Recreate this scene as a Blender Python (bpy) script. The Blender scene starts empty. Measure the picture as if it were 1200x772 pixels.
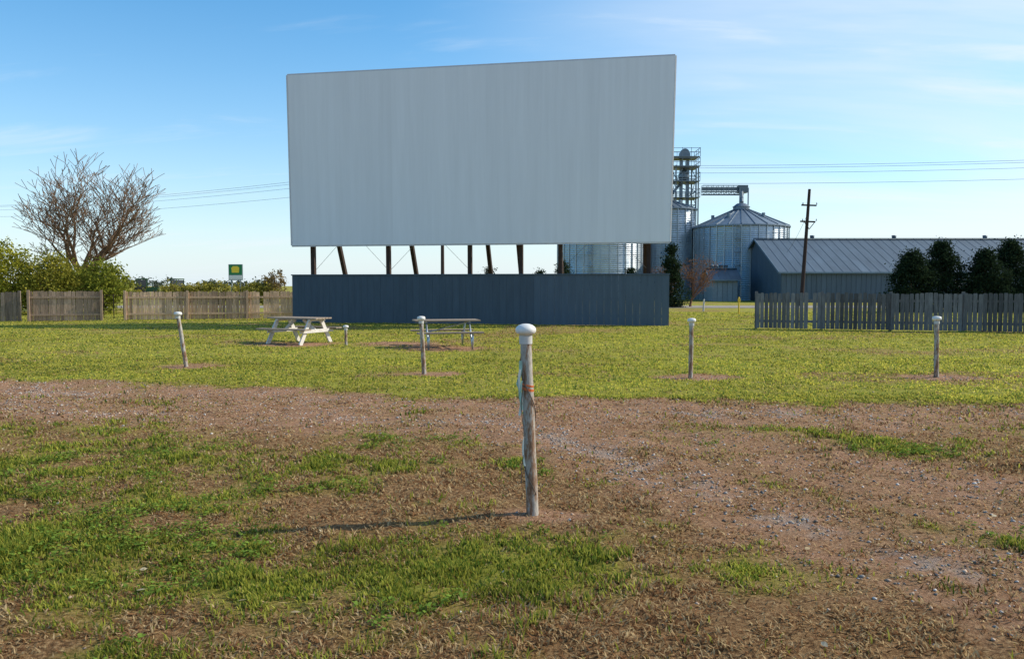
import bpy, math, random
import numpy as np
from mathutils import Vector, Matrix
random.seed(7); rng=np.random.default_rng(11)
sc=bpy.context.scene
sc.view_settings.view_transform='Standard'
sc.view_settings.look='None'
sc.view_settings.exposure=0
COL=sc.collection

# ---------------------------------------------------------------- helpers
def newmat(name):
    m=bpy.data.materials.new(name); m.use_nodes=True
    nt=m.node_tree; b=nt.nodes['Principled BSDF']
    return m,nt,b
def mat(name,col,rough=.7,metal=0.,var=.25,scale=6.,stretch=(1,1,1),bump=.0,col2=None,spec=.3):
    """noise-varied material, multiplied by the mesh's own 'Col' tint"""
    m,nt,b=newmat(name); N=nt.nodes; L=nt.links
    tc=N.new('ShaderNodeTexCoord'); mp=N.new('ShaderNodeMapping'); mp.inputs['Scale'].default_value=stretch
    L.new(tc.outputs['Object'],mp.inputs['Vector'])
    no=N.new('ShaderNodeTexNoise'); no.inputs['Scale'].default_value=scale; no.inputs['Detail'].default_value=6; no.inputs['Roughness'].default_value=.65
    L.new(mp.outputs[0],no.inputs['Vector'])
    rp=N.new('ShaderNodeValToRGB'); rp.color_ramp.elements[0].position=.3; rp.color_ramp.elements[1].position=.7
    c2=col2 or tuple(min(1,c*(1+var)) for c in col); c1=tuple(c*(1-var) for c in col) if col2 is None else col
    rp.color_ramp.elements[0].color=(*c1,1); rp.color_ramp.elements[1].color=(*c2,1)
    L.new(no.outputs[0],rp.inputs[0])
    at=N.new('ShaderNodeAttribute'); at.attribute_name='Col'
    mx=N.new('ShaderNodeMix'); mx.data_type='RGBA'; mx.blend_type='MULTIPLY'; mx.inputs[0].default_value=1
    L.new(rp.outputs[0],mx.inputs[6]); L.new(at.outputs['Color'],mx.inputs[7])
    L.new(mx.outputs[2],b.inputs['Base Color'])
    b.inputs['Roughness'].default_value=rough; b.inputs['Metallic'].default_value=metal
    b.inputs['Specular IOR Level'].default_value=spec
    if bump:
        bp=N.new('ShaderNodeBump'); bp.inputs['Strength'].default_value=bump; bp.inputs['Distance'].default_value=.02
        L.new(no.outputs[0],bp.inputs['Height']); L.new(bp.outputs[0],b.inputs['Normal'])
    return m
def leafmat(name,trans=.4):
    m,nt,b=newmat(name); N=nt.nodes; L=nt.links
    at=N.new('ShaderNodeAttribute'); at.attribute_name='Col'
    d=N.new('ShaderNodeBsdfDiffuse'); t=N.new('ShaderNodeBsdfTranslucent'); mx=N.new('ShaderNodeMixShader')
    mx.inputs[0].default_value=trans
    L.new(at.outputs['Color'],d.inputs[0]); L.new(at.outputs['Color'],t.inputs[0])
    L.new(d.outputs[0],mx.inputs[1]); L.new(t.outputs[0],mx.inputs[2])
    nt.nodes.remove(b); L.new(mx.outputs[0],nt.nodes['Material Output'].inputs[0])
    return m

def npmesh(name,V,F,C,mat,loc=(0,0,0),parent=None,smooth=False):
    """V (n,3); F list of index arrays (k,3)/(k,4); C (n,3)"""
    me=bpy.data.meshes.new(name)
    V=np.asarray(V,dtype=np.float32)
    me.vertices.add(len(V)); me.vertices.foreach_set('co',V.ravel())
    tot=[];idx=[]
    for f in F:
        f=np.asarray(f); idx.append(f.ravel()); tot.append(np.full(len(f),f.shape[1]))
    idx=np.concatenate(idx).astype(np.int32); tot=np.concatenate(tot).astype(np.int32)
    st=np.concatenate([[0],np.cumsum(tot)[:-1]]).astype(np.int32)
    me.loops.add(len(idx)); me.loops.foreach_set('vertex_index',idx)
    me.polygons.add(len(tot)); me.polygons.foreach_set('loop_start',st); me.polygons.foreach_set('loop_total',tot)
    if smooth: me.polygons.foreach_set('use_smooth',np.ones(len(tot),dtype=bool))
    me.update(calc_edges=True)
    if C is not None:
        a=me.color_attributes.new('Col','FLOAT_COLOR','POINT')
        C4=np.ones((len(V),4),dtype=np.float32); C4[:,:3]=C
        a.data.foreach_set('color',C4.ravel())
    me.materials.append(mat)
    o=bpy.data.objects.new(name,me); COL.objects.link(o); o.location=loc
    if parent: o.parent=parent
    return o
class MB:
    def __init__(s): s.V=[];s.F=[];s.C=[]
    def add(s,vs,fs,col=(1,1,1)):
        n=len(s.V); s.V+= [tuple(v) for v in vs]; s.F+=[tuple(i+n for i in f) for f in fs]
        if not isinstance(col,(tuple,list)): col=(col,col,col)
        s.C+=[col]*len(vs)
    def box(s,c,d,R=None,col=(1,1,1)):
        vs=[]
        for x in(-.5,.5):
            for y in(-.5,.5):
                for z in(-.5,.5):
                    v=Vector((x*d[0],y*d[1],z*d[2]))
                    if R is not None: v=R@v
                    vs.append(v+Vector(c))
        s.add(vs,[(0,1,3,2),(4,6,7,5),(0,4,5,1),(2,3,7,6),(0,2,6,4),(1,5,7,3)],col)
    def beam(s,p0,p1,w,d,col=(1,1,1)):
        p0=Vector(p0);p1=Vector(p1);a=p1-p0
        R=a.to_track_quat('Z','Y').to_matrix()
        s.box((p0+p1)/2,(w,d,a.length),R,col)
    def tube(s,p0,p1,r0,r1,n=10,col=(1,1,1),cap=True):
        p0=Vector(p0);p1=Vector(p1);R=(p1-p0).to_track_quat('Z','Y').to_matrix()
        vs=[]
        for p,r in((p0,r0),(p1,r1)):
            for i in range(n):
                a=2*math.pi*i/n; vs.append(p+R@Vector((r*math.cos(a),r*math.sin(a),0)))
        fs=[(i,(i+1)%n,n+(i+1)%n,n+i) for i in range(n)]
        if cap: fs+= [tuple(range(n-1,-1,-1)),tuple(range(n,2*n))]
        s.add(vs,fs,col)
    def lathe(s,c,prof,n=32,col=(1,1,1),axis=None):
        """prof: list of (r,z)"""
        vs=[]
        for r,z in prof:
            for i in range(n):
                a=2*math.pi*i/n
                v=Vector((r*math.cos(a),r*math.sin(a),z))
                if axis is not None: v=axis@v
                vs.append(v+Vector(c))
        fs=[]
        for k in range(len(prof)-1):
            for i in range(n):
                j=(i+1)%n
                fs.append((k*n+i,k*n+j,(k+1)*n+j,(k+1)*n+i))
        s.add(vs,fs,col)
    def build(s,name,m,parent=None,smooth=False,bevel=0,loc=(0,0,0)):
        me=bpy.data.meshes.new(name); me.from_pydata(s.V,[],s.F); me.update()
        a=me.color_attributes.new('Col','FLOAT_COLOR','POINT')
        a.data.foreach_set('color',np.array([(*c,1) for c in s.C],dtype=np.float32).ravel())
        me.materials.append(m)
        if smooth:
            for p in me.polygons: p.use_smooth=len(p.vertices)==4
        o=bpy.data.objects.new(name,me); COL.objects.link(o); o.location=loc
        if parent: o.parent=parent
        if bevel:
            b=o.modifiers.new('Bevel','BEVEL'); b.width=bevel; b.segments=2; b.limit_method='ANGLE'
        return o
def empty(name,loc=(0,0,0),rz=0):
    e=bpy.data.objects.new(name,None); COL.objects.link(e); e.location=loc; e.rotation_euler=(0,0,rz); e.empty_display_size=.3
    return e
# noise
TAB=rng.random((256,256))
def vn(x,y,s=0):
    x=np.asarray(x,float)+s*17.31; y=np.asarray(y,float)+s*9.77
    xi=np.floor(x).astype(int); yi=np.floor(y).astype(int); fx=x-xi; fy=y-yi
    fx=fx*fx*(3-2*fx); fy=fy*fy*(3-2*fy)
    g=lambda a,b:TAB[a&255,b&255]
    return (g(xi,yi)*(1-fx)+g(xi+1,yi)*fx)*(1-fy)+(g(xi,yi+1)*(1-fx)+g(xi+1,yi+1)*fx)*fy
def fbm(x,y,s=0,o=4):
    r=0;a=.5;t=0
    for i in range(o):
        r=r+a*vn(x*2**i,y*2**i,s+i*3); t+=a; a*=.55
    return r/t
def sstep(a,b,x):
    t=np.clip((x-a)/(b-a),0,1); return t*t*(3-2*t)

# ---------------------------------------------------------------- world / sun / camera
TH=math.radians(12); EL=math.radians(35)
S=Vector((math.cos(TH)*math.cos(EL),math.sin(TH)*math.cos(EL),math.sin(EL)))
w=bpy.data.worlds.new("World"); sc.world=w; w.use_nodes=True
nt=w.node_tree; N=nt.nodes; L=nt.links; bg=N['Background']
sky=N.new('ShaderNodeTexSky'); sky.sky_type='NISHITA'; sky.sun_disc=False
sky.sun_elevation=EL; sky.sun_rotation=math.radians(90)-TH
sky.air_density=1.0; sky.dust_density=.4; sky.ozone_density=2.5; sky.altitude=300
tc=N.new('ShaderNodeTexCoord'); sp=N.new('ShaderNodeSeparateXYZ'); L.new(tc.outputs['Generated'],sp.inputs[0])
def math_n(op,a,b=None,c=None):
    n=N.new('ShaderNodeMath'); n.operation=op
    for i,v in enumerate((a,b,c)):
        if v is None: continue
        if isinstance(v,(int,float)): n.inputs[i].default_value=v
        else: L.new(v,n.inputs[i])
    return n.outputs[0]
zc=math_n('MAXIMUM',sp.outputs[2],.0); zz=math_n('ADD',zc,.12)
px=math_n('DIVIDE',sp.outputs[0],zz); py=math_n('DIVIDE',sp.outputs[1],zz)
cb=N.new('ShaderNodeCombineXYZ'); L.new(px,cb.inputs[0]); L.new(py,cb.inputs[1])
def cloud(scale,rot,sx,sy,lo,hi,off=(0,0,0),det=7):
    mp=N.new('ShaderNodeMapping'); mp.inputs['Rotation'].default_value=(0,0,math.radians(rot)); mp.inputs['Scale'].default_value=(sx,sy,1); mp.inputs['Location'].default_value=off
    L.new(cb.outputs[0],mp.inputs[0])
    n=N.new('ShaderNodeTexNoise'); n.inputs['Scale'].default_value=scale; n.inputs['Detail'].default_value=det; n.inputs['Roughness'].default_value=.58; n.inputs['Distortion'].default_value=.5
    L.new(mp.outputs[0],n.inputs[0])
    r=N.new('ShaderNodeMapRange'); r.interpolation_type='SMOOTHSTEP'; r.inputs[1].default_value=lo; r.inputs[2].default_value=hi; L.new(n.outputs[0],r.inputs[0])
    return r.outputs[0]
c1=cloud(1.3,20,.5,1.7,.52,.76,(3.1,1.7,0))
c2=cloud(.55,-10,.5,1.2,.22,.66,(1.3,7.7,0),6)
side=N.new('ShaderNodeMapRange'); side.interpolation_type='SMOOTHSTEP'; L.new(sp.outputs[0],side.inputs[0]); side.inputs[1].default_value=-.15; side.inputs[2].default_value=.5; side.inputs[3].default_value=.03; side.inputs[4].default_value=1.0
cl=math_n('ADD',math_n('MULTIPLY',c1,.42),math_n('MULTIPLY',math_n('MULTIPLY',c2,.85),side.outputs[0]))
cl=math_n('MINIMUM',cl,.88)
hs=N.new('ShaderNodeHueSaturation'); hs.inputs['Hue'].default_value=.492; hs.inputs['Saturation'].default_value=1.42; hs.inputs['Value'].default_value=1.32; L.new(sky.outputs[0],hs.inputs['Color'])
hz_f=math_n('MULTIPLY',math_n('POWER',2.718,math_n('MULTIPLY',zc,-7.0)),.9)
mh=N.new('ShaderNodeMix'); mh.data_type='RGBA'; L.new(hz_f,mh.inputs[0]); L.new(hs.outputs[0],mh.inputs[6]); mh.inputs[7].default_value=(4.9,5.8,6.5,1)
mx=N.new('ShaderNodeMix'); mx.data_type='RGBA'; L.new(cl,mx.inputs[0]); L.new(mh.outputs[2],mx.inputs[6]); mx.inputs[7].default_value=(5.9,6.4,6.8,1)
L.new(mx.outputs[2],bg.inputs[0]); bg.inputs[1].default_value=.15
sl=bpy.data.lights.new('sun','SUN'); sl.energy=5; sl.angle=math.radians(.5); sl.color=(1,.91,.76)
so=bpy.data.objects.new('sun',sl); COL.objects.link(so); so.rotation_euler=S.to_track_quat('Z','Y').to_euler(); so.location=(60,15,40)
cam=bpy.data.cameras.new('camera'); co=bpy.data.objects.new('camera',cam); COL.objects.link(co)
cam.lens=28; cam.sensor_width=36; cam.clip_end=8000; cam.clip_start=.05
co.location=(0,0,1.65); co.rotation_euler=(math.radians(90-3.13),0,0); sc.camera=co

# ---------------------------------------------------------------- ground masks
def pdist(x,y,P):
    d=np.full(np.shape(x),1e9)
    for (ax,ay),(bx,by) in zip(P[:-1],P[1:]):
        vx,vy=bx-ax,by-ay; t=np.clip(((x-ax)*vx+(y-ay)*vy)/(vx*vx+vy*vy),0,1)
        d=np.minimum(d,np.hypot(x-ax-t*vx,y-ay-t*vy))
    return d
rA=[(-40,24),(-20,16.2),(-6.4,12.1),(2.1,10.3),(7,10.0),(20,10.2),(40,11)]
rB=[(-12,12.0),(-5.5,10.6),(-2.2,9.9),(.6,9.1),(2.7,7.8),(3.8,5.9),(4.8,3.2),(6,0)]
rC=[(.2,9.0),(1.1,7.5),(1.6,6.2),(2.2,5.05),(2.85,4.2),(3.6,3),(5,1)]
POLES=[(.148,5.67),(-6.69,16.3),(-1.65,14.9),(3.23,14.35),(7.6,14.2)]
def blob(x,y,c,r): return np.exp(-(((x-c[0])/r[0])**2+((y-c[1])/r[1])**2))
def masks(x,y):
    n1=fbm(x*.9,y*.9,1); n2=fbm(x*2.6,y*2.6,5); n3=fbm(x*.35,y*.5,9); n4=fbm(x*7,y*7,15,3)
    a=pdist(x,y,rA)+ (n1-.5)*1.3+(n4-.5)*.6; b=pdist(x,y,rB)+(n1-.5)*.9+(n4-.5)*.6; c=pdist(x,y,rC)+(n2-.5)*.6+(n4-.5)*.5
    dirt=np.maximum(1-sstep(.6,1.7,a),1-sstep(.45,1.5,b)); dirt=np.maximum(dirt,1-sstep(.35,1.0,c))
    dirt=dirt*(.65+.35*sstep(.35,.6,n2))
    gn=sstep(.42,.66,n2*.5+n4*.3+n1*.2)
    grav=np.maximum(np.exp(-(a/.6)**2),np.exp(-(b/.5)**2))*(.08+.75*sstep(.45,.65,fbm(x*.5+4,y*.9,21)))
    grav=np.maximum(grav,np.exp(-(c/.45)**2)*.85)*(.12+.75*gn)*.8
    field=sstep(0.2,.9,y-np.interp(x,[p[0] for p in rA],[p[1] for p in rA])-.7+(n1-.5)*1.4)
    near=.25+.42*blob(x,y,(-3.2,6.6),(1.7,1.2))+.72*blob(x,y,(.9,4.5),(1.5,.42))-.42*blob(x,y,(.1,5.9),(1.6,.85))\
        +.55*blob(x,y,(3.6,6.9),(.5,.35))+2.2*(n1-.5)+1.3*(n2-.5)+.5*(n4-.5)-.28*sstep(4.3,3.6,y)-.12*sstep(-1,2.5,x)
    near=near+.25*blob(x,y,(-3,5),(1.2,.6))-.3*blob(x,y,(-1.3,7.6),(1.7,1.3))
    green=np.clip(near*(1-dirt*.75),0,1)
    fg=np.clip(.90-.5*sstep(.54,.68,n3)+.6*(n2-.5),0,1)
    green=green*(1-field)+fg*field
    bare=np.zeros_like(green)
    for i,(qx,qy) in enumerate(POLES):
        r=(.42,.22) if i==0 else (.85,.6)
        bare=np.maximum(bare,sstep(.25,.75,blob(x,y,(qx+(.12 if i==0 else .1),qy),r)+(n2-.5)*.5))
    for q in [(-6.3,22.6),(-1.8,21.2),(-14,17.5),(-3.2,22.5)]:
        bare=np.maximum(bare,sstep(.3,.8,blob(x,y,q,(1.6,1.1))+(n2-.5)*.6))
    green=green*(1-bare*.95)
    return green,grav,np.maximum(dirt*(1-field),bare),field
def hgt(x,y):
    f=1-sstep(30,60,np.hypot(x,y))
    h=.10*(fbm(x*.45,y*.45,31)-.5)+.05*(fbm(x*2.2,y*2.2,33)-.5)+.025*(fbm(x*8,y*8,35,2)-.5)
    h=h-.018*np.exp(-(pdist(x,y,rC)/.25)**2)-.012*np.exp(-(pdist(x,y,rB)/.3)**2)-.012*np.exp(-(pdist(x,y,rA)/.4)**2)
    return h*f
def hz(x,y): return float(hgt(np.array([x],float),np.array([y],float))[0])

g=np.geomspace(10,4500,90)
xs=np.concatenate([-g[::-1],np.linspace(-9.95,9.95,420),g])
ys=np.concatenate([-np.geomspace(1,800,30)[::-1],np.linspace(-.5,2.8,20),np.linspace(2.85,15,360),np.geomspace(15.1,5500,170)])
X,Y=np.meshgrid(xs,ys); nx,ny=len(xs),len(ys)
G,GR,D,FI=masks(X.ravel(),Y.ravel()); Z=hgt(X.ravel(),Y.ravel())
V=np.stack([X.ravel(),Y.ravel(),Z],1)
ii=np.arange(nx*ny).reshape(ny,nx); Fq=np.stack([ii[:-1,:-1].ravel(),ii[:-1,1:].ravel(),ii[1:,1:].ravel(),ii[1:,:-1].ravel()],1)
gm,nt,b=newmat('ground_soil_and_turf'); N=nt.nodes; L=nt.links
tc=N.new('ShaderNodeTexCoord')
def noise(sc_,det=6,ro=.6,src=None):
    n=N.new('ShaderNodeTexNoise'); n.inputs['Scale'].default_value=sc_; n.inputs['Detail'].default_value=det; n.inputs['Roughness'].default_value=ro
    L.new(src or tc.outputs['Object'],n.inputs[0]); return n.outputs[0]
def ramp(src,stops):
    r=N.new('ShaderNodeValToRGB'); e=r.color_ramp.elements
    while len(e)<len(stops): e.new(.5)
    for k,(p,c) in zip(e,stops): k.position=p; k.color=(*c,1)
    L.new(src,r.inputs[0]); return r.outputs[0]
def mixc(f,a,b_):
    m=N.new('ShaderNodeMix'); m.data_type='RGBA'
    if isinstance(f,float): m.inputs[0].default_value=f
    else: L.new(f,m.inputs[0])
    L.new(a,m.inputs[6]); L.new(b_,m.inputs[7]); return m.outputs[2]
at=N.new('ShaderNodeAttribute'); at.attribute_name='Col'; sep=N.new('ShaderNodeSeparateColor'); L.new(at.outputs['Color'],sep.inputs[0])
nf=noise(38,9,.75); nm=noise(7,6,.65); nft=noise(140,3,.6)
thatch=ramp(nf,[(.32,(.04,.022,.010)),(.5,(.25,.14,.062)),(.68,(.54,.36,.18))])
soil=ramp(nf,[(.30,(.11,.058,.032)),(.5,(.37,.205,.12)),(.70,(.56,.37,.24))])
turf=ramp(nf,[(.25,(.11,.11,.012)),(.5,(.29,.29,.038)),(.78,(.46,.43,.085))])
turf2=ramp(nm,[(.3,(.22,.21,.035)),(.7,(.42,.41,.075))])
turf=mixc(.45,turf,turf2)
stone=ramp(nft,[(.3,(.14,.13,.12)),(.5,(.38,.36,.33)),(.7,(.60,.57,.53))])
c=mixc(sep.outputs[0],thatch,turf); c=mixc(sep.outputs[2],c,soil)
gmask=N.new('ShaderNodeMath'); gmask.operation='MULTIPLY_ADD'; L.new(nm,gmask.inputs[0]); gmask.inputs[1].default_value=1.6; gmask.inputs[2].default_value=-1.0
ga=N.new('ShaderNodeMath'); ga.operation='ADD'; ga.use_clamp=True; L.new(gmask.outputs[0],ga.inputs[0])
gx=N.new('ShaderNodeMath'); gx.operation='MULTIPLY'; gx.inputs[1].default_value=1.2; L.new(sep.outputs[1],gx.inputs[0]); L.new(gx.outputs[0],ga.inputs[1])
g2=N.new('ShaderNodeMath'); g2.operation='MULTIPLY'; g2.use_clamp=True; L.new(ga.outputs[0],g2.inputs[0])
g3=N.new('ShaderNodeMath'); g3.operation='MULTIPLY'; g3.use_clamp=True; g3.inputs[1].default_value=3; L.new(sep.outputs[1],g3.inputs[0]); L.new(g3.outputs[0],g2.inputs[1])
c=mixc(g2.outputs[0],c,stone)
L.new(c,b.inputs['Base Color']); b.inputs['Roughness'].default_value=.95; b.inputs['Specular IOR Level'].default_value=.1
bp=N.new('ShaderNodeBump'); bp.inputs['Strength'].default_value=1.; bp.inputs['Distance'].default_value=.04
L.new(nf,bp.inputs['Height']); L.new(bp.outputs[0],b.inputs['Normal'])
npmesh('ground',V,[Fq],np.stack([G,GR,D],1),gm,smooth=True)

# ---------------------------------------------------------------- grass blades (one object)
PV=[];PF4=[];PF3=[];PC=[];off=0
for y0,y1,dens in [(2.4,5,9500),(5,8,5800),(8,12,2600),(12,18,800),(18,28,300),(28,50,130)]:
    wmax=.70*y1+1.3; n=int(2*wmax*(y1-y0)*dens)
    x=rng.uniform(-wmax,wmax,n); y=rng.uniform(y0,y1,n); k=np.abs(x)<.70*y+1.3; x=x[k];y=y[k]
    cl_=fbm(x*6,y*6,41,3)
    G_,GR_,D_,FI_=masks(x,y); n=len(x); u=rng.random(n)
    keep=(u<np.clip(.34+G_*.8,0,1)*(.2+1.4*sstep(.33,.66,cl_)))&(rng.random(n)>D_*.72)&(rng.random(n)>GR_*1.3)
    x=x[keep];y=y[keep];G_=G_[keep];FI_=FI_[keep];D_=D_[keep]; n=len(x)
    isg=rng.random(n)<np.clip((G_*1.2-.08+.3*(fbm(x*3,y*3,51,2)-.5))*(1-.6*D_),0.02,.9)
    dist=y
    wd=(.0022+.00065*dist)*rng.uniform(.7,1.3,n)
    tall=sstep(.45,.75,fbm(x*2.2,y*2.2,61,3))
    h=np.where(isg,rng.uniform(.015,.045,n)+.035*tall*(1-FI_*.7),rng.uniform(.006,.028,n)+.012*tall)
    lean=np.where(isg,rng.uniform(.1,.9,n)*h,rng.uniform(.012,.06,n))
    az=rng.uniform(0,2*np.pi,n); fa=az+rng.uniform(-.9,.9,n)+np.pi/2
    dx=np.cos(az);dy=np.sin(az); wx=np.cos(fa)*wd;wy=np.sin(fa)*wd
    z=hgt(x,y)-.004
    gA=np.array([.24,.26,.03]);gB=np.array([.47,.46,.09]);gC=np.array([.10,.16,.025])
    t=rng.random((n,1)); pat=fbm(x*1.3,y*1.3,71,3)[:,None]; pat2=fbm(x*.3,y*.45,77,3)[:,None]
    cg=gA*(1-t)+gB*t; cg=np.where(rng.random((n,1))<.28,gC*(.8+.6*t),cg)
    cg=cg*(.7+.6*pat); fm=FI_[:,None]; cg=cg*(1-fm)+fm*(cg*np.array([1.5,1.36,1.15])*(.72+.5*pat2)+.02)
    dA=np.array([.44,.29,.14]);dB=np.array([.70,.54,.30]);dC=np.array([.26,.135,.065])
    cd=dA*(1-t)+dB*t; cd=np.where(rng.random((n,1))<.45,dC*(.6+.9*t),cd)
    C0=np.clip(np.where(isg[:,None],cg,cd),0,.8)
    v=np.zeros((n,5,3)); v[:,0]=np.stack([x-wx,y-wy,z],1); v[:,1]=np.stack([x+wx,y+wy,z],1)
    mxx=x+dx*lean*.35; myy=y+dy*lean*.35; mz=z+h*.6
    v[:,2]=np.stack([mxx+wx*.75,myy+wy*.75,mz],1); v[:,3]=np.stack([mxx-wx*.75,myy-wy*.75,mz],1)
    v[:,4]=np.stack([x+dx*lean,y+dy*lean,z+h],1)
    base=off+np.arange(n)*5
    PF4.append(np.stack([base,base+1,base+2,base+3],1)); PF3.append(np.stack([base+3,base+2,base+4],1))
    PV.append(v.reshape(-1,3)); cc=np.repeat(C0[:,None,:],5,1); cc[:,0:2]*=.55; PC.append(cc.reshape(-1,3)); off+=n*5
GM=leafmat('grass_blade',.5)
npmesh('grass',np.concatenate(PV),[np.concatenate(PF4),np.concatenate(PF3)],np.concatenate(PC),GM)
print('blades',off//5)
# broadleaf weeds
n=9000; x=rng.uniform(-5,5,n*3); y=rng.uniform(2.6,9,n*3); G_,GR_,D_,_=masks(x,y)
k=(np.abs(x)<.7*y+1)&(rng.random(n*3)<sstep(.5,.72,fbm(x*1.7,y*1.7,81,3))*.6)&(GR_<.3)&(G_>.25); x=x[k][:n];y=y[k][:n]
px_=np.repeat(x,7); py_=np.repeat(y,7); m=len(px_)
a=rng.uniform(0,2*np.pi,m); r=rng.uniform(.01,.045,m); sx=rng.uniform(.007,.015,m); hh=rng.uniform(.012,.05,m)
cx=px_+np.cos(a)*r; cy=py_+np.sin(a)*r; cz=hgt(px_,py_)+hh
ux,uy=np.cos(a),np.sin(a); tl=rng.uniform(-.5,.5,m)
v=np.zeros((m,4,3))
v[:,0]=np.stack([cx-ux*sx,cy-uy*sx,cz-tl*sx],1); v[:,1]=np.stack([cx-uy*sx*.8,cy+ux*sx*.8,cz+.003],1)
v[:,2]=np.stack([cx+ux*sx*1.3,cy+uy*sx*1.3,cz+tl*sx],1); v[:,3]=np.stack([cx+uy*sx*.8,cy-ux*sx*.8,cz-.002],1)
cc=np.array([.12,.18,.03])*rng.uniform(.6,1.9,(m,1)); cc=np.repeat(cc[:,None],4,1).reshape(-1,3)
bi=np.arange(m)*4
npmesh('weeds',v.reshape(-1,3),[np.stack([bi,bi+1,bi+2,bi+3],1)],cc,leafmat('weed_leaf',.3))
# gravel stones
n=130000; x=rng.uniform(-9,9,n); y=2.5+rng.random(n)*12; G_,GR_,D_,_=masks(x,y)
k=(np.abs(x)<.7*y+1)&(rng.random(n)<np.clip(GR_*1.3+D_*.14+.006,0,1)); x=x[k];y=y[k]; m=len(x)
s=rng.gamma(3,.0022,m)+.003+.0003*y; s=np.minimum(s,.020)
ov=np.array([[1,0,0],[0,1,0],[-1,0,0],[0,-1,0],[.3,.3,.75],[0,0,-1]],float)
v=ov[None]*s[:,None,None]*rng.uniform(.6,1.35,(m,6,1)); a=rng.uniform(0,6.28,m); ca,sa=np.cos(a),np.sin(a)
vx=v[:,:,0]*ca[:,None]-v[:,:,1]*sa[:,None]; vy=v[:,:,0]*sa[:,None]+v[:,:,1]*ca[:,None]
v=np.stack([vx+x[:,None],vy+y[:,None],v[:,:,2]*.75+(hgt(x,y)+s*.2)[:,None]],2)
tri=np.array([[0,1,4],[1,2,4],[2,3,4],[3,0,4],[1,0,5],[2,1,5],[3,2,5],[0,3,5]])
Ft=(np.arange(m)[:,None,None]*6+tri[None]).reshape(-1,3)
cc=np.array([.46,.43,.40])*rng.uniform(.3,1.4,(m,1))*np.where(rng.random((m,1))<.4,np.array([1.1,.86,.68]),np.array([1,1,1.0])); cc=np.repeat(cc[:,None],6,1).reshape(-1,3)
npmesh('gravel',v.reshape(-1,3),[Ft],cc,mat('gravel_stone',(1,1,1),.85,scale=60,var=.2))
# fallen leaves
mb=MB()
for i in range(34):
    x=random.uniform(-4,4);y=random.uniform(3.2,9)
    if abs(x)>.66*y: continue
    s=random.uniform(.010,.022); a=random.uniform(0,6.28); z=hz(x,y)+random.uniform(.02,.04)
    R=Matrix.Rotation(a,3,'Z')@Matrix.Rotation(random.uniform(-.7,.7),3,'X')
    pts=[(-1.3,0,0),(-.4,.6,.15),(.5,.55,.1),(1.4,0,0),(.5,-.6,.12),(-.4,-.55,.1)]
    mb.add([R@(Vector(p)*s)+Vector((x,y,z)) for p in pts],[(0,1,4,5),(1,2,3,4)],random.choice([(.45,.36,.22),(.55,.48,.34),(.35,.2,.1)]))
mb.build('fallen_leaves',leafmat('dead_leaf',.3))

# ---------------------------------------------------------------- materials
white=mat('screen_paint',(.73,.765,.83),.6,var=.04,scale=.9,stretch=(4.5,3,.22))
slate=mat('slate_board_paint',(.062,.09,.122),.65,var=.12,scale=2,stretch=(3,3,.4))
timber=mat('creosote_timber',(.045,.028,.022),.85,var=.35,scale=5,stretch=(3,3,.6),bump=.3)
steel_d=mat('dark_steel',(.14,.15,.16),.5,.4,var=.2)
galv=mat('galvanised_steel',(.44,.51,.57),.40,.75,var=.13,scale=1.2,stretch=(1,1,.6))
galvr=mat('galvanised_roof',(.20,.25,.30),.45,.6,var=.12,scale=1)
tower=mat('tower_steel',(.20,.24,.27),.5,.5,var=.15)
fencew=mat('weathered_fence_wood',(.33,.30,.27),.9,var=.35,scale=5,stretch=(4,4,.6),bump=.3)
barnwall=mat('barn_metal_siding',(.085,.122,.165),.55,.2,var=.12,scale=1,stretch=(3,3,.3))
barnroof=mat('barn_metal_roof',(.10,.14,.18),.5,.3,var=.2,scale=.5,stretch=(2,.3,1))
trim=mat('pale_trim',(.5,.51,.52),.6,var=.08)
capm=mat('white_cap_paint',(.70,.70,.68),.45,var=.08,scale=25)
bark=mat('tree_bark',(.16,.12,.09),.9,var=.35,scale=4,stretch=(2,2,.5))
LEAF=leafmat('foliage',.3)

# ---------------------------------------------------------------- drive-in screen
Lw=16.6; RZ=math.atan2(-3.0,16.33)
e=empty('drive_in_movie_screen',(-9.86,35.8,0),RZ)
def sp_(u,v):
    xl=0.02; xr=16.60+.14*v
    return Vector((xl+(xr-xl)*u,-.05-.22*v,3.45+7.42*v))
mb=MB(); NC=28
for i in range(NC):
    u0,u1=i/NC,(i+1)/NC
    t=random.uniform(.975,1.012); q=[sp_(u0,0),sp_(u1,0),sp_(u1,1),sp_(u0,1)]
    o_=Vector((0,-.002*(i%2),0)); mb.add([p+o_ for p in q],[(0,1,2,3)],t)
o=mb.build('screen_panels',white,e)
mb=MB()
b0,b1,b2,b3=sp_(0,0),sp_(1,0),sp_(1,1),sp_(0,1); dv=Vector((0,.09,0))
mb.add([p+Vector((0,.035,0)) for p in (b0,b1,b2,b3)]+[p+Vector((0,.06,0)) for p in (b0,b1,b2,b3)],[(0,1,2,3),(7,6,5,4),(0,4,5,1),(1,5,6,2),(2,6,7,3),(3,7,4,0)],1.2)
for (p,q) in ((b0,b1),(b1,b2),(b2,b3),(b3,b0)):
    mb.beam(p+dv*.5,q+dv*.5,.06,.12,(1.1,1.1,1.15))
for j in range(9): 
    v=(j+.5)/9; mb.beam(sp_(.003,v)+Vector((0,.14,0)),sp_(.997,v)+Vector((0,.14,0)),.1,.12,.45)
mb.build('screen_frame',trim,e)
mb=MB()
for x in (.85,4.4,8.1,10.35,12.05,15.75):
    mb.beam((x,.42,0),(x+.0,.30,10.6),.17,.22,random.uniform(.8,1.1))
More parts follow.
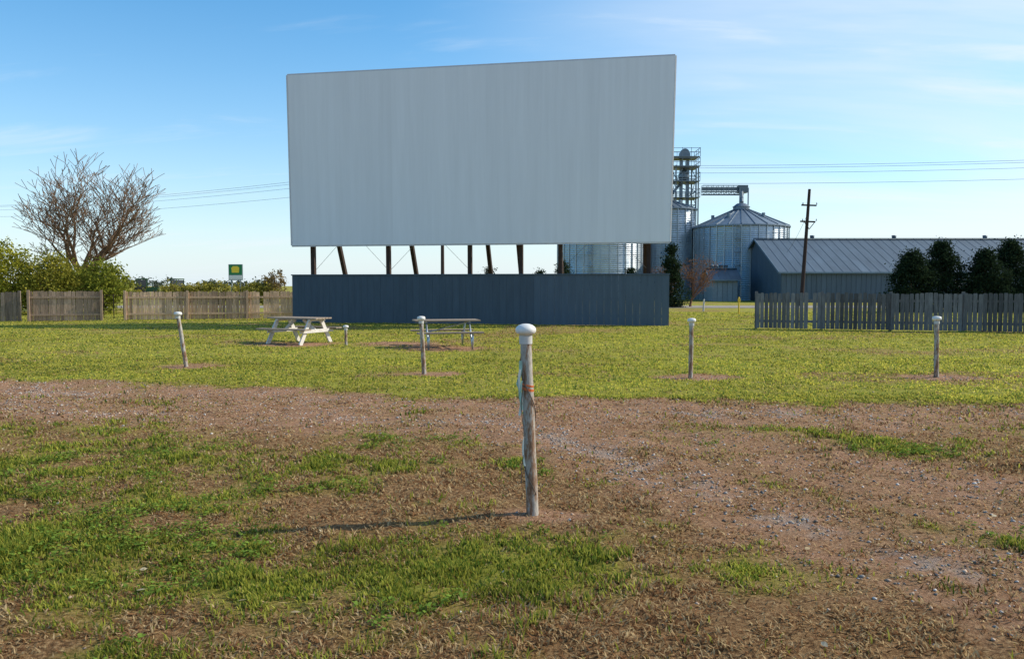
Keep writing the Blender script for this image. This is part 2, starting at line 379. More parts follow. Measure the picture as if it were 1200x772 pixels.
for x in (.95,4.6,8.3,9.75,11.7,15.55):
    mb.beam((x,5.0,0),(x,.5,8.6),.17,.22,random.uniform(.7,1.1))
for x in (.85,4.4,8.1,12.05,15.75): mb.beam((x,.55,5.6),(x,2.0,5.7),.1,.15,.8)
mb.build('support_posts',timber,e)
mb=MB()
for x0,x1 in ((.85,4.4),(4.4,8.1),(12.05,15.75)):
    mb.tube((x0,.5,2.3),(x1,.5,6.0),.008,.008,5); mb.tube((x1,.5,2.3),(x0,.5,6.0),.008,.008,5)
mb.build('cross_cables',steel_d,e)
mb=MB(); nb_=56
for i in range(nb_):
    x=(i+.5)*Lw/nb_; t=random.uniform(.96,1.04)*(1.22 if i/nb_>.66 else 1.0)
    mb.box((x,random.uniform(-.003,.003),1.06+.0),(Lw/nb_-.004,.03,2.10),col=(t,t,t*1.0))
mb.box((Lw/2,.0,2.135),(Lw+.06,.12,.05),col=1.1)
for z in (.4,1.1,1.8): mb.box((Lw/2,.06,z),(Lw,.08,.1),col=.6)
mb.build('base_wall_boards',slate,e)

# ---------------------------------------------------------------- speaker poles
def speaker_pole(x,y,h,r,dx,big=False):
    z0=hz(x,y); e=empty('speaker_pole',(x,y,z0-.03))
    mb=MB(); n=18; segs=14; vs=[];fs=[]
    for k in range(segs+1):
        t=k/segs
        for i in range(n):
            a=2*math.pi*i/n; rr=r*(1.03-.1*t)*(1+.02*math.sin(3*a+k*.5)+random.uniform(-.012,.012))
            vs.append((dx*t+rr*math.cos(a)+.0015*math.sin(k*.9),rr*math.sin(a),h*t))
    for k in range(segs):
        for i in range(n):
            j=(i+1)%n; fs.append((k*n+i,k*n+j,(k+1)*n+j,(k+1)*n+i))
    c=(.98,.95,.9) if big else (1.0,.98,.93)
    mb.add(vs,fs,c); mb.build('post',polemat,e,smooth=True)
    mb=MB(); s=1.0 if big else .95
    prof=[(.0,-.012),(.045,-.012),(.05,.0),(.064,.004),(.073,.016),(.074,.034),(.066,.05),(.048,.064),(.024,.072),(0,.074)]
    if not big: prof=[(0,-.01),(.05,-.01),(.055,0),(.078,.004),(.082,.02),(.08,.045),(.068,.06),(.03,.068),(0,.07)]
    mb.lathe((dx,0,h),[(a*s,b) for a,b in prof],20)
    mb.tube((dx,0,h-.07),(dx,0,h-.012),.047,.047,16,col=.75,cap=False)
    mb.build('cap',capm,e,smooth=True)
    return e
polemat,nt,b=newmat('peeling_painted_post'); N=nt.nodes; L=nt.links
tc=N.new('ShaderNodeTexCoord'); mp=N.new('ShaderNodeMapping'); mp.inputs['Scale'].default_value=(2.2,2.2,.55); L.new(tc.outputs['Object'],mp.inputs[0])
n1=noise(9,7,.7,mp.outputs[0]); n2=noise(45,5,.6,mp.outputs[0])
cA=ramp(n1,[(.40,(.21,.11,.062)),(.48,(.33,.21,.14)),(.53,(.43,.41,.38)),(.75,(.58,.57,.54))]); cB=ramp(n2,[(.3,(.45,.45,.45)),(.65,(1,1,1))])
m1=N.new('ShaderNodeMix'); m1.data_type='RGBA'; m1.blend_type='MULTIPLY'; m1.inputs[0].default_value=.7; L.new(cA,m1.inputs[6]); L.new(cB,m1.inputs[7])
at=N.new('ShaderNodeAttribute'); at.attribute_name='Col'; m2=N.new('ShaderNodeMix'); m2.data_type='RGBA'; m2.blend_type='MULTIPLY'; m2.inputs[0].default_value=1; L.new(m1.outputs[2],m2.inputs[6]); L.new(at.outputs['Color'],m2.inputs[7])
L.new(m2.outputs[2],b.inputs['Base Color']); b.inputs['Roughness'].default_value=.8
bp=N.new('ShaderNodeBump'); bp.inputs['Strength'].default_value=.6; bp.inputs['Distance'].default_value=.006; L.new(n2,bp.inputs['Height']); L.new(bp.outputs[0],b.inputs['Normal'])

e=speaker_pole(.148,5.67,1.33,.043,-.05,True)
tape=mat('orange_tape',(.65,.16,.05),.5,var=.15,scale=20); teal=mat('teal_ribbon',(.34,.55,.47),.6,var=.2,scale=20); wht=mat('pale_ribbon',(.66,.70,.64),.6,var=.1,scale=20); wire=mat('old_cable',(.09,.08,.07),.6)
mb=MB()
for z,t in ((.935,.018),(.965,.012)):
    mb.lathe((-.05*z/1.33,0,z),[(.0425,-t/2),(.0455,-t/2),(.0455,t/2),(.0425,t/2)],18,axis=Matrix.Rotation(.25,3,'Y'))
mb.build('orange_tape',tape,e)
def ribbon(mb,path,wd,ax=(1,0,0)):
    ax=Vector(ax).normalized(); vs=[];fs=[]
    for k,p in enumerate(path):
        a=ax.copy(); a.rotate(Matrix.Rotation(.5*math.sin(k*.9+wd*100),3,'Z')); vs+= [Vector(p)-a*wd/2,Vector(p)+a*wd/2]
    for k in range(len(path)-1): fs.append((2*k,2*k+1,2*k+3,2*k+2))
    mb.add(vs,fs)
mb=MB(); ribbon(mb,[(-.082+.006*math.sin(k*.8)-.003*k*(k<6)-.006,-.03,1.14-.033*k) for k in range(10)],.022); ribbon(mb,[(-.078-.010*math.sin(k*.5),-.045,1.0-.03*k) for k in range(8)],.014); mb.build('teal_ribbon',teal,e)
mb=MB(); ribbon(mb,[(-.090-.008*math.sin(k*.7),-.04,1.08-.033*k) for k in range(11)],.018); ribbon(mb,[(-.060-.01*math.sin(k*.6),-.05,.60-.035*k) for k in range(7)],.014); mb.build('pale_ribbon',wht,e)
mb=MB()
pts=[]
for k in range(70):
    t=k/69; z=1.2-1.02*t; a=2.2+9.5*t; r=.049; pts.append((-.05*z/1.33+r*math.cos(a),r*math.sin(a),z))
for p,q in zip(pts[:-1],pts[1:]): mb.tube(p,q,.0035,.0035,6,cap=False)
pts=[(-.07-.012*math.sin(k*.5),-.048,.95-.04*k) for k in range(18)]
for p,q in zip(pts[:-1],pts[1:]): mb.tube(p,q,.003,.003,6,cap=False)
mb.build('speaker_cable',wire,e)
speaker_pole(-6.69,16.3,1.09,.042,-.15)
speaker_pole(-1.65,14.9,1.05,.042,-.05)
speaker_pole(3.23,14.35,1.05,.040,.01)
speaker_pole(7.6,14.2,1.05,.042,-.02)
speaker_pole(-4.66,22.3,.52,.04,0)

# ---------------------------------------------------------------- picnic tables
whitep=mat('white_table_paint',(.62,.60,.56),.6,var=.15,scale=9)
plank=mat('grey_table_plank',(.27,.215,.165),.85,var=.3,scale=6,stretch=(.6,5,5),bump=.2)
def picnic(x,y,rz,kind):
    e=empty('picnic_table',(x,y,hz(x,y)),rz)
    mb=MB(); Lt=1.75
    for i in range(5): mb.box((0,(i-2)*.15,.74),(Lt,.138,.04),col=random.uniform(.8,1.2))
    for s in(-1,1):
        for k in(0,1): mb.box((0,s*(.64+.145*k),.44),(Lt,.135,.04),col=random.uniform(.8,1.2))
    mb.build('top_and_benches',plank,e,bevel=.006)
    mb=MB()
    for sx in(-.58,.58):
        if kind=='wood':
            for s in(-1,1): mb.beam((sx,s*.70,-.01),(sx,s*.24,.72),.045,.13)
            mb.box((sx+.05,0,.38),(.045,1.5,.10)); mb.box((sx+.05,0,.69),(.045,.70,.06))
            mb.beam((sx+.02,0,.36),(sx*.25,0,.70),.045,.09)
        else:
            for s in(-1,1):
                mb.tube((sx,s*.74,0),(sx,s*.30,.71),.024,.024,8)
                mb.tube((sx,s*.80,.405),(sx,s*.50,.405),.022,.022,8)
                mb.tube((sx,s*.80,.405),(sx,s*.74,.0),.022,.022,8)
            mb.tube((sx,-.5,.405),(sx,.5,.405),.022,.022,8); mb.tube((sx,-.33,.705),(sx,.33,.705),.022,.022,8)
    if kind!='wood':
        mb.tube((-.58,0,.405),(.58,0,.69),.016,.016,8)
    mb.build('legs',whitep if kind=='wood' else galv,e,bevel=.004 if kind=='wood' else 0,smooth=kind!='wood')
picnic(-6.2,23.2,math.radians(-24),'wood')
picnic(-1.78,21.5,math.radians(14),'metal')

# ---------------------------------------------------------------- fences
def fence(p0,p1,h,bw,gap,side=-1,tint=(1,1,1),rails_front=False,postd=2.4):
    d=Vector((p1[0]-p0[0],p1[1]-p0[1],0)); Ln=d.length; rz=math.atan2(d.y,d.x)
    e=empty('wooden_fence',(p0[0],p0[1],0),rz)
    mb=MB(); x=0
    while x<Ln:
        t=random.uniform(.65,1.25)*(.9+.25*math.sin(x*1.3)); hh=h+random.uniform(-.03,.03); w_=bw*random.uniform(.92,1.05)
        if random.random()<.015: x+=bw+gap; continue
        z0=.03; y=random.uniform(-.006,.006); c_=(t*tint[0],t*tint[1],t*tint[2]); th=.02; ang=random.uniform(-.012,.012)
        pr=[(0,z0),(w_,z0),(w_,hh-.03),(w_*.8,hh),(w_*.2,hh),(0,hh-.03)]
        vs=[(x+a+ang*b,y-th/2,b) for a,b in pr]+[(x+a+ang*b,y+th/2,b) for a,b in pr]
        mb.add(vs,[(0,1,2,5),(5,2,3,4),(11,8,7,6),(10,9,8,11)]+[(k,6+k,6+(k+1)%6,(k+1)%6) for k in range(6)],c_)
        x+=bw+gap
    mb.build('pickets',fencew,e)
    mb=MB(); yr=.035*(-1 if rails_front else 1)
    for z in(.3,h-.28): mb.box((Ln/2,yr,z),(Ln,.04,.09),col=tint)
    x=0
    while x<=Ln+.01:
        mb.box((x,yr*3.0,h*.5+.02),(.1,.1,h+.08),col=tuple(t*.9 for t in tint)); x+=Ln/max(1,round(Ln/postd))
    mb.build('rails_and_posts',fencew,e)
fence((9.44,30.8),(27.5,24.9),1.38,.14,.018,tint=(.46,.50,.56))
def lf(u):
    a=Vector((-23.5,36.6));b=Vector((-10.6,40.7)); return a+(b-a)*u
fence(lf(-.55),lf(.055),1.36,.15,.012,tint=(.8,.70,.62))
fence(lf(.085),lf(.31),1.40,.15,.012,tint=(1.0,.78,.62),rails_front=True)
fence(lf(.385),lf(1.0),1.37,.15,.012,tint=(1.5,1.15,.85),rails_front=True)  # bright warm tint puts sunlight into the board colour of this stretch
a=lf(.31);b_=lf(.385); d=b_-a; e=empty('wire_gate',(a.x,a.y,0),math.atan2(d.y,d.x)); mb=MB(); Lg=d.length
for z in(.15,.5,.85,1.2): mb.tube((.08,0,z),(Lg-.08,0,z),.012,.012,6)
for x in(.08,Lg/2,Lg-.08): mb.tube((x,0,.1),(x,0,1.25),.02,.02,6)
mb.build('bars',timber,e)

# ---------------------------------------------------------------- grain bins
def bin_(name,x,y,r,he,hr,n=64,cap=True):
    e=empty(name,(x,y,0)); mb=MB(); rings=int(he/.82); dz=he/rings
    for k in range(rings):
        t=random.uniform(.9,1.08); z0=k*dz
        prof=[]; m=8
        for q in range(m+1):
            prof.append((r+.018*math.cos(q*math.pi),z0+dz*q/m*.985))
        mb.lathe((0,0,0),prof,n,t)
        mb.lathe((0,0,0),[(r+.02,z0+dz*.97),(r+.045,z0+dz*.97),(r+.045,z0+dz),(r+.02,z0+dz)],n,.75)
    mb.build('corrugated_wall',galv,e,smooth=False)
    mb=MB(); ns=int(n/2)
    for i in range(ns):
        a=2*math.pi*(i+.5)/ns; c_,s_=math.cos(a),math.sin(a)
        mb.box(((r+.06)*c_,(r+.06)*s_,he/2),(.07,.09,he),Matrix.Rotation(a,3,'Z'),.8)
    mb.build('wall_stiffeners',galv,e)
    mb=MB(); ns=24; rc=.12*r+.3
    mb.lathe((0,0,0),[(r+.2,he-.12),(r+.2,he),(r+.12,he+.05),(rc,he+hr*(1-rc/r)),(rc,he+hr*(1-rc/r)+.05)],48,1)
    for i in range(ns):
        a=2*math.pi*i/ns; mb.beam(((r+.18)*math.cos(a),(r+.18)*math.sin(a),he+.06),(rc*math.cos(a),rc*math.sin(a),he+hr*(1-rc/r)+.05),.08,.07,.85)
    zt=he+hr*(1-rc/r)
    mb.lathe((0,0,0),[(rc,zt),(rc,zt+.35),(rc*1.1,zt+.35),(rc*.55,zt+.75),(0,zt+.85)],20,.8)
    for a in(.5,1.6,2.9,4.0,5.3):
        q=r*.6; zz_=he+hr*(1-.6)+.2; mb.tube((q*math.cos(a),q*math.sin(a),zz_-.3),(q*math.cos(a),q*math.sin(a),zz_+.3),.2,.2,8,.9)
    mb.build('conical_roof',galvr,e)
    mb=MB()
    for a in (-1.9,):
        R=Matrix.Rotation(a,3,'Z')
        for o_ in(-.22,.22): mb.box(R@Vector((r+.28,o_,he/2)),(.05,.05,he),R)
        for k in range(int(he/.4)): mb.box(R@Vector((r+.28,0,.3+k*.4)),(.03,.44,.03),R)
        for k in range(int(he/1.6)): mb.lathe(R@Vector((r+.55,0,2.4+k*1.5)),[(.36,0),(.38,0),(.38,.06),(.36,.06)],10)
    mb.build('ladder',tower,e)
    return e
bin_('grain_bin',27.3,95.5,5.45,8.6,2.5,72)
bin_('grain_bin',19.3,99,3.3,11.0,1.4,40)
bin_('grain_bin',10.6,96,5.1,8.8,2.3,64)
e=empty('grain_elevator_tower',(21.6,101,0)); mb=MB(); H=18.6; wdt=1.25
for sx in(-1,1):
    for sy in(-1,1): mb.box((sx*wdt/1,sy*wdt,H/2-1),(.16,.16,H-2))
z=.5; k=0
while z<H-2.5:
    for s in(-1,1):
        mb.beam((-wdt,s*wdt,z),(wdt,s*wdt,z),.08,.08); mb.beam((s*wdt,-wdt,z),(s*wdt,wdt,z),.08,.08)
        f=1 if k%2 else -1
        mb.beam((-wdt*f,s*wdt,z),(wdt*f,s*wdt,z+1.6),.07,.07); mb.beam((s*wdt,-wdt*f,z),(s*wdt,wdt*f,z+1.6),.07,.07)
    z+=1.6;k+=1
mb.build('lattice_frame',tower,e)
mb=MB()
mb.box((-.35,0,H/2-.5),(.35,.5,H-1.5)); mb.box((.45,0,H/2-.5),(.35,.5,H-1.5))
mb.box((.05,0,H-.75),(1.3,.7,.8),col=.8); mb.lathe((.05,-.36,H-.35),[(0,0),(.55,0),(.55,.72),(0,.72)],16,.8,axis=Matrix.Rotation(-math.pi/2,3,'X'))
mb.lathe((0,0,15.2),[(.1,1.2),(.7,.4),(.7,0),(.2,-.4)],12,.85)
mb.tube((0,0,15.0),(-2.3,-2,12.4),.16,.16,8,.9); mb.tube((0,0,15.0),(-11,-5,11.4),.16,.16,8,.9)
mb.build('bucket_elevator_legs',galvr,e)
mb=MB()
for z in(12.6,14.6,16.4,17.6):
    q=wdt+.4
    mb.box((0,0,z),(2*q,2*q,.08))
    for s in(-1,1):
        for hh in(.55,1.05):
            mb.box((0,s*q,z+hh),(2*q,.05,.05)); mb.box((s*q,0,z+hh),(.05,2*q,.05))
        for t in(-1,-.33,.33,1):
            mb.box((t*q,s*q,z+.55),(.05,.05,1.1)); mb.box((s*q,t*q,z+.55),(.05,.05,1.1))
mb.box((1.9,.3,H*.5-1),(.06,.5,H-2)); 
mb.build('platforms_and_railings',tower,e)
e=empty('conveyor_bridge',(21.6,99.5,0)); mb=MB(); z0=13.1; x0=1.6;x1=6.6
mb.box(((x0+x1)/2,-1.5,z0),(x1-x0,.7,.08)); mb.box(((x0+x1)/2,-1.5,z0+.35),(x1-x0,.35,.4),col=.8)
for s in(-.4,.4):
    mb.box(((x0+x1)/2,-1.5+s,z0+.75),(x1-x0,.05,.05)); mb.box(((x0+x1)/2,-1.5+s,z0-.35),(x1-x0,.09,.09))
    n_=8
    for k in range(n_+1):
        x=x0+(x1-x0)*k/n_; mb.box((x,-1.5+s,z0+.2),(.05,.05,1.1))
        if k<n_: mb.beam((x,-1.5+s,z0-.35),(x+(x1-x0)/n_,-1.5+s,z0),.05,.05)
mb.box((6.5,-1.6,z0+.3),(1.1,1.0,.9),col=.7)
mb.tube((6.3,-2.0,z0),(5.9,-3.6,z0-1.5),.2,.2,8)
for s in(-.5,.5): mb.box((6.3+s,-3.0,z0-.9),(.12,.12,2.4)); 
mb.build('truss_and_conveyor',tower,e)

# ---------------------------------------------------------------- barns
def barn(name,x0,y0,Lx,Dy,ze,zr,doors=(),wallm=barnwall,roofm=barnroof):
    e=empty(name,(x0,y0,0)); mb=MB(); 
    n=int(Lx/.5)
    for i in range(n):
        t=random.uniform(.94,1.06); x=(i+.5)*Lx/n
        mb.box((x,.0,ze/2),(Lx/n-.03,.06,ze),col=t); mb.box((x,Dy,ze/2),(Lx/n-.03,.06,ze),col=t)
    n=int(Dy/.5)
    for xx in(0,Lx):
        for i in range(n):
            ya=i*Dy/n+.015; yb=(i+1)*Dy/n-.015; za=ze+(zr-ze)*(1-abs(ya/Dy*2-1)); zb=ze+(zr-ze)*(1-abs(yb/Dy*2-1)); t=random.uniform(.95,1.05)
            mb.add([(xx-.03,ya,0),(xx-.03,yb,0),(xx-.03,yb,zb-.03),(xx-.03,ya,za-.03),(xx+.03,ya,0),(xx+.03,yb,0),(xx+.03,yb,zb-.03),(xx+.03,ya,za-.03)],[(0,3,2,1),(4,5,6,7),(0,1,5,4),(1,2,6,5),(2,3,7,6),(3,0,4,7)],t)
    mb.box((Lx/2,Dy/2,ze/2),(Lx-.1,Dy-.1,ze-.1),col=.5)
    mb.build('walls',wallm,e)
    mb=MB(); n=int(Lx/.9); o=.4; 
    sl_=(zr-ze)/(Dy/2)
    for i in range(n):
        xa=-o+(Lx+2*o)*i/n; xb=-o+(Lx+2*o)*(i+1)/n
        for k in range(3):
            t=random.uniform(.9,1.07)
            for sgn in(0,1):
                f0=k/3;f1=(k+1)/3
                yy=[-o+(Dy/2+o)*f for f in(f0,f1)]; zz_=[ze+sl_*v+.04 for v in yy]
                if sgn: yy=[Dy-v for v in yy]
                mb.add([(xa,yy[0],zz_[0]),(xb,yy[0],zz_[0]),(xb,yy[1],zz_[1]),(xa,yy[1],zz_[1])],[(0,1,2,3) if not sgn else (3,2,1,0)],t)
        mb.beam((xb,-o,ze-sl_*o+.05),(xb,Dy/2,zr+.05),.03,.03,.95)
    mb.box((Lx/2,Dy/2,zr+.1),(Lx+2*o,.5,.06),col=1.2)
    mb.box((Lx/2,-o-.02,ze-sl_*o-.02),(Lx+2*o,.08,.16),col=1.5)
    for xx in(-o,Lx+o):
        mb.beam((xx,-o,ze-sl_*o),(xx,Dy/2,zr+.02),.06,.2,1.5); mb.beam((xx,Dy+o,ze-sl_*o),(xx,Dy/2,zr+.02),.06,.2,1.5)
    for fx in (.12,.3,.5,.7):
        mb.lathe((Lx*fx,Dy/2,zr+.1),[(.22,0),(.22,.2),(.28,.24),(.2,.34),(0,.36)],12,.9)
    mb.build('roof',roofm,e)
    if doors:
        mb=MB()
        for (dx,dw,dh) in doors:
            mb.box((dx,-.06,dh/2),(dw,.05,dh),col=.8); mb.box((dx,-.07,dh+.06),(dw+.3,.06,.1),col=1.3)
            for s in(-1,1): mb.box((dx+s*dw/2,-.07,dh/2),(.1,.06,dh),col=1.3)
        mb.build('doors',trim,e)
    return e
barn('metal_barn',27.0,80,50,16,3.15,6.75,doors=((18,1.1,2.2),))
barn('metal_barn',76,104,30,14,5.5,8.8,roofm=mat('tan_roof',(.42,.34,.28),.6,var=.12))
e=barn('small_shed',21.6,86,2.7,3.6,2.5,3.5,wallm=mat('shed_siding',(.24,.28,.31),.6,var=.12))

# ---------------------------------------------------------------- utility poles and lines
def upole(x,y,h,lean=0,arms=(.6,1.9),aw=1.2):
    e=empty('utility_pole',(x,y,0)); mb=MB(); mb.tube((0,0,-.1),(lean,0,h),.17,.11,12); 
    for a in arms: mb.box((lean*(h-a)/h,-.14,h-a),(aw,.1,.12),Matrix.Rotation(.03,3,'Y'))
    mb.beam((lean-.45,-.16,h-arms[-1]),(lean-.02,-.16,h-arms[-1]-.6),.05,.05); mb.beam((lean+.45,-.16,h-arms[-1]),(lean-.02,-.16,h-arms[-1]-.6),.05,.05)
    mb.build('pole_and_crossarms',timber,e)
    mb=MB()
    for a in arms:
        for t in(-.46,.46): mb.lathe((lean+t*aw,-.14,h-a+.06),[(0,0),(.05,0),(.06,.06),(.03,.1),(.05,.14),(0,.17)],8)
    mb.build('insulators',trim,e,smooth=True)
upole(23.4,64.5,9.4,.5,arms=(1.3,2.6))
upole(75,56,12.6,0,aw=2.2); upole(-6,69,12.4,0,aw=2.2); upole(-72,106,12.6,0,aw=2.2)
def wires(name,spans,r):
    mb=MB()
    for p,q,sag in spans:
        p=Vector(p);q=Vector(q); n=24; prev=None
        for k in range(n+1):
            t=k/n; c_=p.lerp(q,t); c_.z-=4*sag*t*(1-t)
            if prev is not None: mb.tube(prev,c_,r,r,5,cap=False)
            prev=c_
    mb.build(name,steel_d)
W=[]
for dy,dz in((-1,0),(0,-.45),(1,.1),(0,-1.3)):
    W.append(((75,56+dy,12.2+dz),(-6,69+dy,12.0+dz),1.0)); W.append(((-6,69+dy,12.0+dz),(-72,106+dy,12.0+dz),.7)); 
    W.append(((75,56+dy,12.2+dz),(160,42+dy,12.4+dz),1.0)); W.append(((-72,106+dy,12+dz),(-140,144+dy,12.+dz),.7))
W.append(((23.9,64.4,7.8),(27.5,80,5.0),.3))
wires('power_lines',W,.013)

# ---------------------------------------------------------------- foliage
def foliage(c,rad,nclump,nleaf,ls,cA,cB,shape='ball',seed=1,spread=.35):
    R=np.random.default_rng(seed); c=np.array(c);rad=np.array(rad)
    u=R.normal(size=(nclump,3)); u/=np.linalg.norm(u,axis=1)[:,None]; rr=R.uniform(.25,1,(nclump,1))**.5
    P=u*rr
    if shape=='cone':
        h=R.random(nclump)**1.1; a=R.uniform(0,2*np.pi,nclump); q=(1-h)**.6*R.uniform(.35,1.0,nclump)*np.where(h<.12,.8,1)
        q=q*(1+.18*np.sin(a*3+seed)+.12*np.sin(h*14+a*2))
        P=np.stack([q*np.cos(a),q*np.sin(a),h*2-1],1)
    P=P*rad+c
    k=nclump*nleaf; cc=np.repeat(P,nleaf,0)+R.normal(size=(k,3))*spread*np.array([1,1,.8])*R.uniform(.5,1.2,(nclump,1)).repeat(nleaf,0)
    n1=R.normal(size=(k,3)); n1/=np.linalg.norm(n1,axis=1)[:,None]; n2=np.cross(n1,R.normal(size=(k,3))); n2/=np.linalg.norm(n2,axis=1)[:,None]
    s=ls*R.uniform(.5,1.3,(k,1))
    V=np.stack([cc-n1*s,cc-n2*s*.55,cc+n1*s,cc+n2*s*.55],1).reshape(-1,3)
    t=R.random((nclump,1)).repeat(nleaf,0)*.7+R.random((k,1))*.3
    C=np.array(cA)*(1-t)+np.array(cB)*t; C=np.repeat(C[:,None],4,1).reshape(-1,3)
    V[:,2]=np.maximum(V[:,2],.02)
    return V,C
def foliage_obj(name,loc,parts):
    e=empty(name,loc); Vs=[];Cs=[]
    for p in parts:
        V,C=foliage(**p); Vs.append(V);Cs.append(C)
    V=np.concatenate(Vs);C=np.concatenate(Cs); b_=np.arange(len(V)//4)*4
    npmesh('leaves',V,[np.stack([b_,b_+1,b_+2,b_+3],1)],C,LEAF,parent=e)
    mb=MB()
    for p in parts:
        c_=Vector(p['c']); r_=p['rad']; base=Vector((c_.x*.8,c_.y*.8,-.1))
        if p.get('shape')=='cone':
            mb.tube((c_.x,c_.y,-.1),(c_.x,c_.y,c_.z+r_[2]*.8),.12,.02,8)
        for k in range(9):
            tip=c_+Vector((random.uniform(-.8,.8)*r_[0],random.uniform(-.8,.8)*r_[1],random.uniform(-.2,.85)*r_[2])); mid=base.lerp(tip,.45)+Vector((random.uniform(-.1,.1),0,.15))
            if p.get('shape')=='cone': continue
            mb.tube(base,mid,.05,.03,6,cap=False); mb.tube(mid,tip,.03,.008,5,cap=False)
    mb.build('branches',bark,e)
    return e
YG1=(.13,.15,.02);YG2=(.42,.40,.05)
def P(c,rad,nc,nl,ls,a,b_,sh='ball',sd=1,sp=.3): return dict(c=c,rad=rad,nclump=nc,nleaf=nl,ls=ls,cA=a,cB=b_,shape=sh,seed=sd,spread=sp)
foliage_obj('shrub',(-29.2,46,0),[P((0,0,2.1),(1.6,1.4,2.1),150,60,.085,YG1,YG2,sd=2)])
foliage_obj('shrub',(-26.6,46,0),[P((0,0,1.7),(1.7,1.3,1.8),140,60,.085,YG1,(.44,.39,.07),sd=3)])
foliage_obj('shrub',(-24.0,46.5,0),[P((0,0,1.5),(1.4,1.1,1.5),110,55,.085,(.09,.12,.02),(.32,.33,.05),sd=4)])
foliage_obj('shrub',(-32.3,47,0),[P((0,0,2.0),(1.9,1.4,2.0),140,60,.085,YG1,YG2,sd=5)])
foliage_obj('shrub',(-28.0,50,0),[P((0,0,1.5),(4.5,1.0,1.3),170,60,.09,(.08,.10,.02),(.30,.30,.05),sd=6)])
foliage_obj('crop_row',(-25.8,70,0),[P((i*1.4-4.2,random.uniform(-.3,.3),1.0),(1.0,.8,1.0),34,40,.10,(.16,.16,.03),(.42,.36,.07),sd=20+i,sp=.22) for i in range(7)])
foliage_obj('shrub',(-20.8,70,0),[P((0,0,1.6),(1.0,.8,1.6),40,40,.1,(.14,.1,.04),(.3,.22,.1),sd=31,sp=.22)])
DK1=(.010,.020,.012);DK2=(.038,.06,.028)
for i,(x,y,h,r) in enumerate([(25.0,50,3.6,1.9),(27.4,51,4.3,1.9),(29.6,50,3.7,2.0),(31.8,51,4.3,2.3),(34.4,50,3.9,2.2),(37.5,52,4.4,2.2)]):
    foliage_obj('conifer_tree',(x,y,0),[P((0,0,h/2),(r,r,h/2),320,48,.08,DK1,DK2,'cone',sd=40+i,sp=.24)])
for i,(x,y,h,r,n_) in enumerate([(12.2,61,4.6,1.3,170),(-2.0,72,3.2,1.2,80),(4.6,72,3.7,2.0,120),(11,74,3.1,1.3,80),(2.6,74,3.0,1.2,60)]):
    foliage_obj('conifer_tree',(x,y,0),[P((0,0,h/2),(r,r,h/2),n_,44,.085,DK1,DK2,'cone',sd=60+i,sp=.22)])
def tree(name,loc,H,levels,spread,seed,col=(1,1,1),r0=.2,leaf=None,trunk_frac=.22,up=.12,minr=.0,width=None,pside=.7):
    rd=random.Random(seed); e=empty(name,loc); mb=MB(); tips=[]
    def grow(p,d,l,r,lv):
        n=3 if lv>1 else 2; q=p
        for k in range(n):
            d=(d+Vector((rd.uniform(-.2,.2),rd.uniform(-.2,.2),rd.uniform(-.05,.13)))).normalized()
            q2=q+d*l/n; ra=max(minr,r*(1-.28*k/n)); rb=max(minr,r*(1-.28*(k+1)/n))
            mb.tube(q,q2,ra,rb,7 if lv>3 else (5 if lv>1 else 3),col,cap=False); q=q2
            if lv<levels and lv>0 and k<n-1 and rd.random()<pside:
                a=rd.uniform(0,6.28); s=Vector((math.cos(a),math.sin(a),.1)); grow(q,(d*.7+s*.75).normalized(),l*rd.uniform(.5,.72),rb*.45,lv-1)
        if lv==0: tips.append(q); return
        m=rd.choice([2,2,3]) if lv<levels else 7
        a0=rd.uniform(0,6.28)
        for k in range(m):
            a=a0+2*math.pi*k/m+rd.uniform(-.4,.4); sprd=spread*(rd.uniform(.5,1.15))
            if lv==levels and k==0: sprd=.12
            s=Vector((math.cos(a),math.sin(a),0)); nd=(d+s*sprd+Vector((0,0,up))).normalized()
            grow(q if not(lv==levels and k%2) else p.lerp(q,.72),nd,l*rd.uniform(.66,.86) if lv<levels else H*rd.uniform(.2,.27),r*.72*(.7 if lv<levels else .6),lv-1)
    grow(Vector((0,0,-.1)),Vector((.02,0,1)),H*trunk_frac,r0,levels)
    zm=max(v[2] for v in mb.V); f=H/zm; xm=max(max(abs(v[0]),abs(v[1])) for v in mb.V)
    fx=f if width is None else width/2/xm
    mb.V=[(a*fx,b*fx,max(c*f,-.1)) for a,b,c in mb.V]; tips=[(t[0]*fx,t[1]*fx,t[2]*f) for t in tips]
    mb.build('trunk_and_branches',bark,e)
    print(name,len(mb.F),f,fx)
    if leaf:
        T=np.array(tips); R=np.random.default_rng(seed); k=len(T)*leaf[0]; cc=np.repeat(T,leaf[0],0)+R.normal(size=(k,3))*.12
        n1=R.normal(size=(k,3)); n1/=np.linalg.norm(n1,axis=1)[:,None]; n2=np.cross(n1,R.normal(size=(k,3))); n2/=np.linalg.norm(n2,axis=1)[:,None]; s=.06
        V=np.stack([cc-n1*s,cc-n2*s*.6,cc+n1*s,cc+n2*s*.6],1).reshape(-1,3); t=R.random((k,1)); C=np.array(leaf[1])*(1-t)+np.array(leaf[2])*t
        b_=np.arange(k)*4; npmesh('leaves',V,[np.stack([b_,b_+1,b_+2,b_+3],1)],np.repeat(C[:,None],4,1).reshape(-1,3),LEAF,parent=e)
tree('bare_tree',(-29.7,55,0),10.7,6,.72,8,(1.15,.98,.82),.38,up=.08,minr=.016,width=13.2,pside=.52,trunk_frac=.2)
tree('small_bare_tree',(14.1,63,0),4.0,4,.5,9,(1.3,.9,.7),.1,leaf=(3,(.16,.07,.03),(.3,.16,.07)))
tree('small_bare_tree',(12.9,64,0),3.4,4,.5,12,(1.3,.9,.7),.1,leaf=(3,(.16,.07,.03),(.3,.16,.07)))
Vs=[];Cs=[]
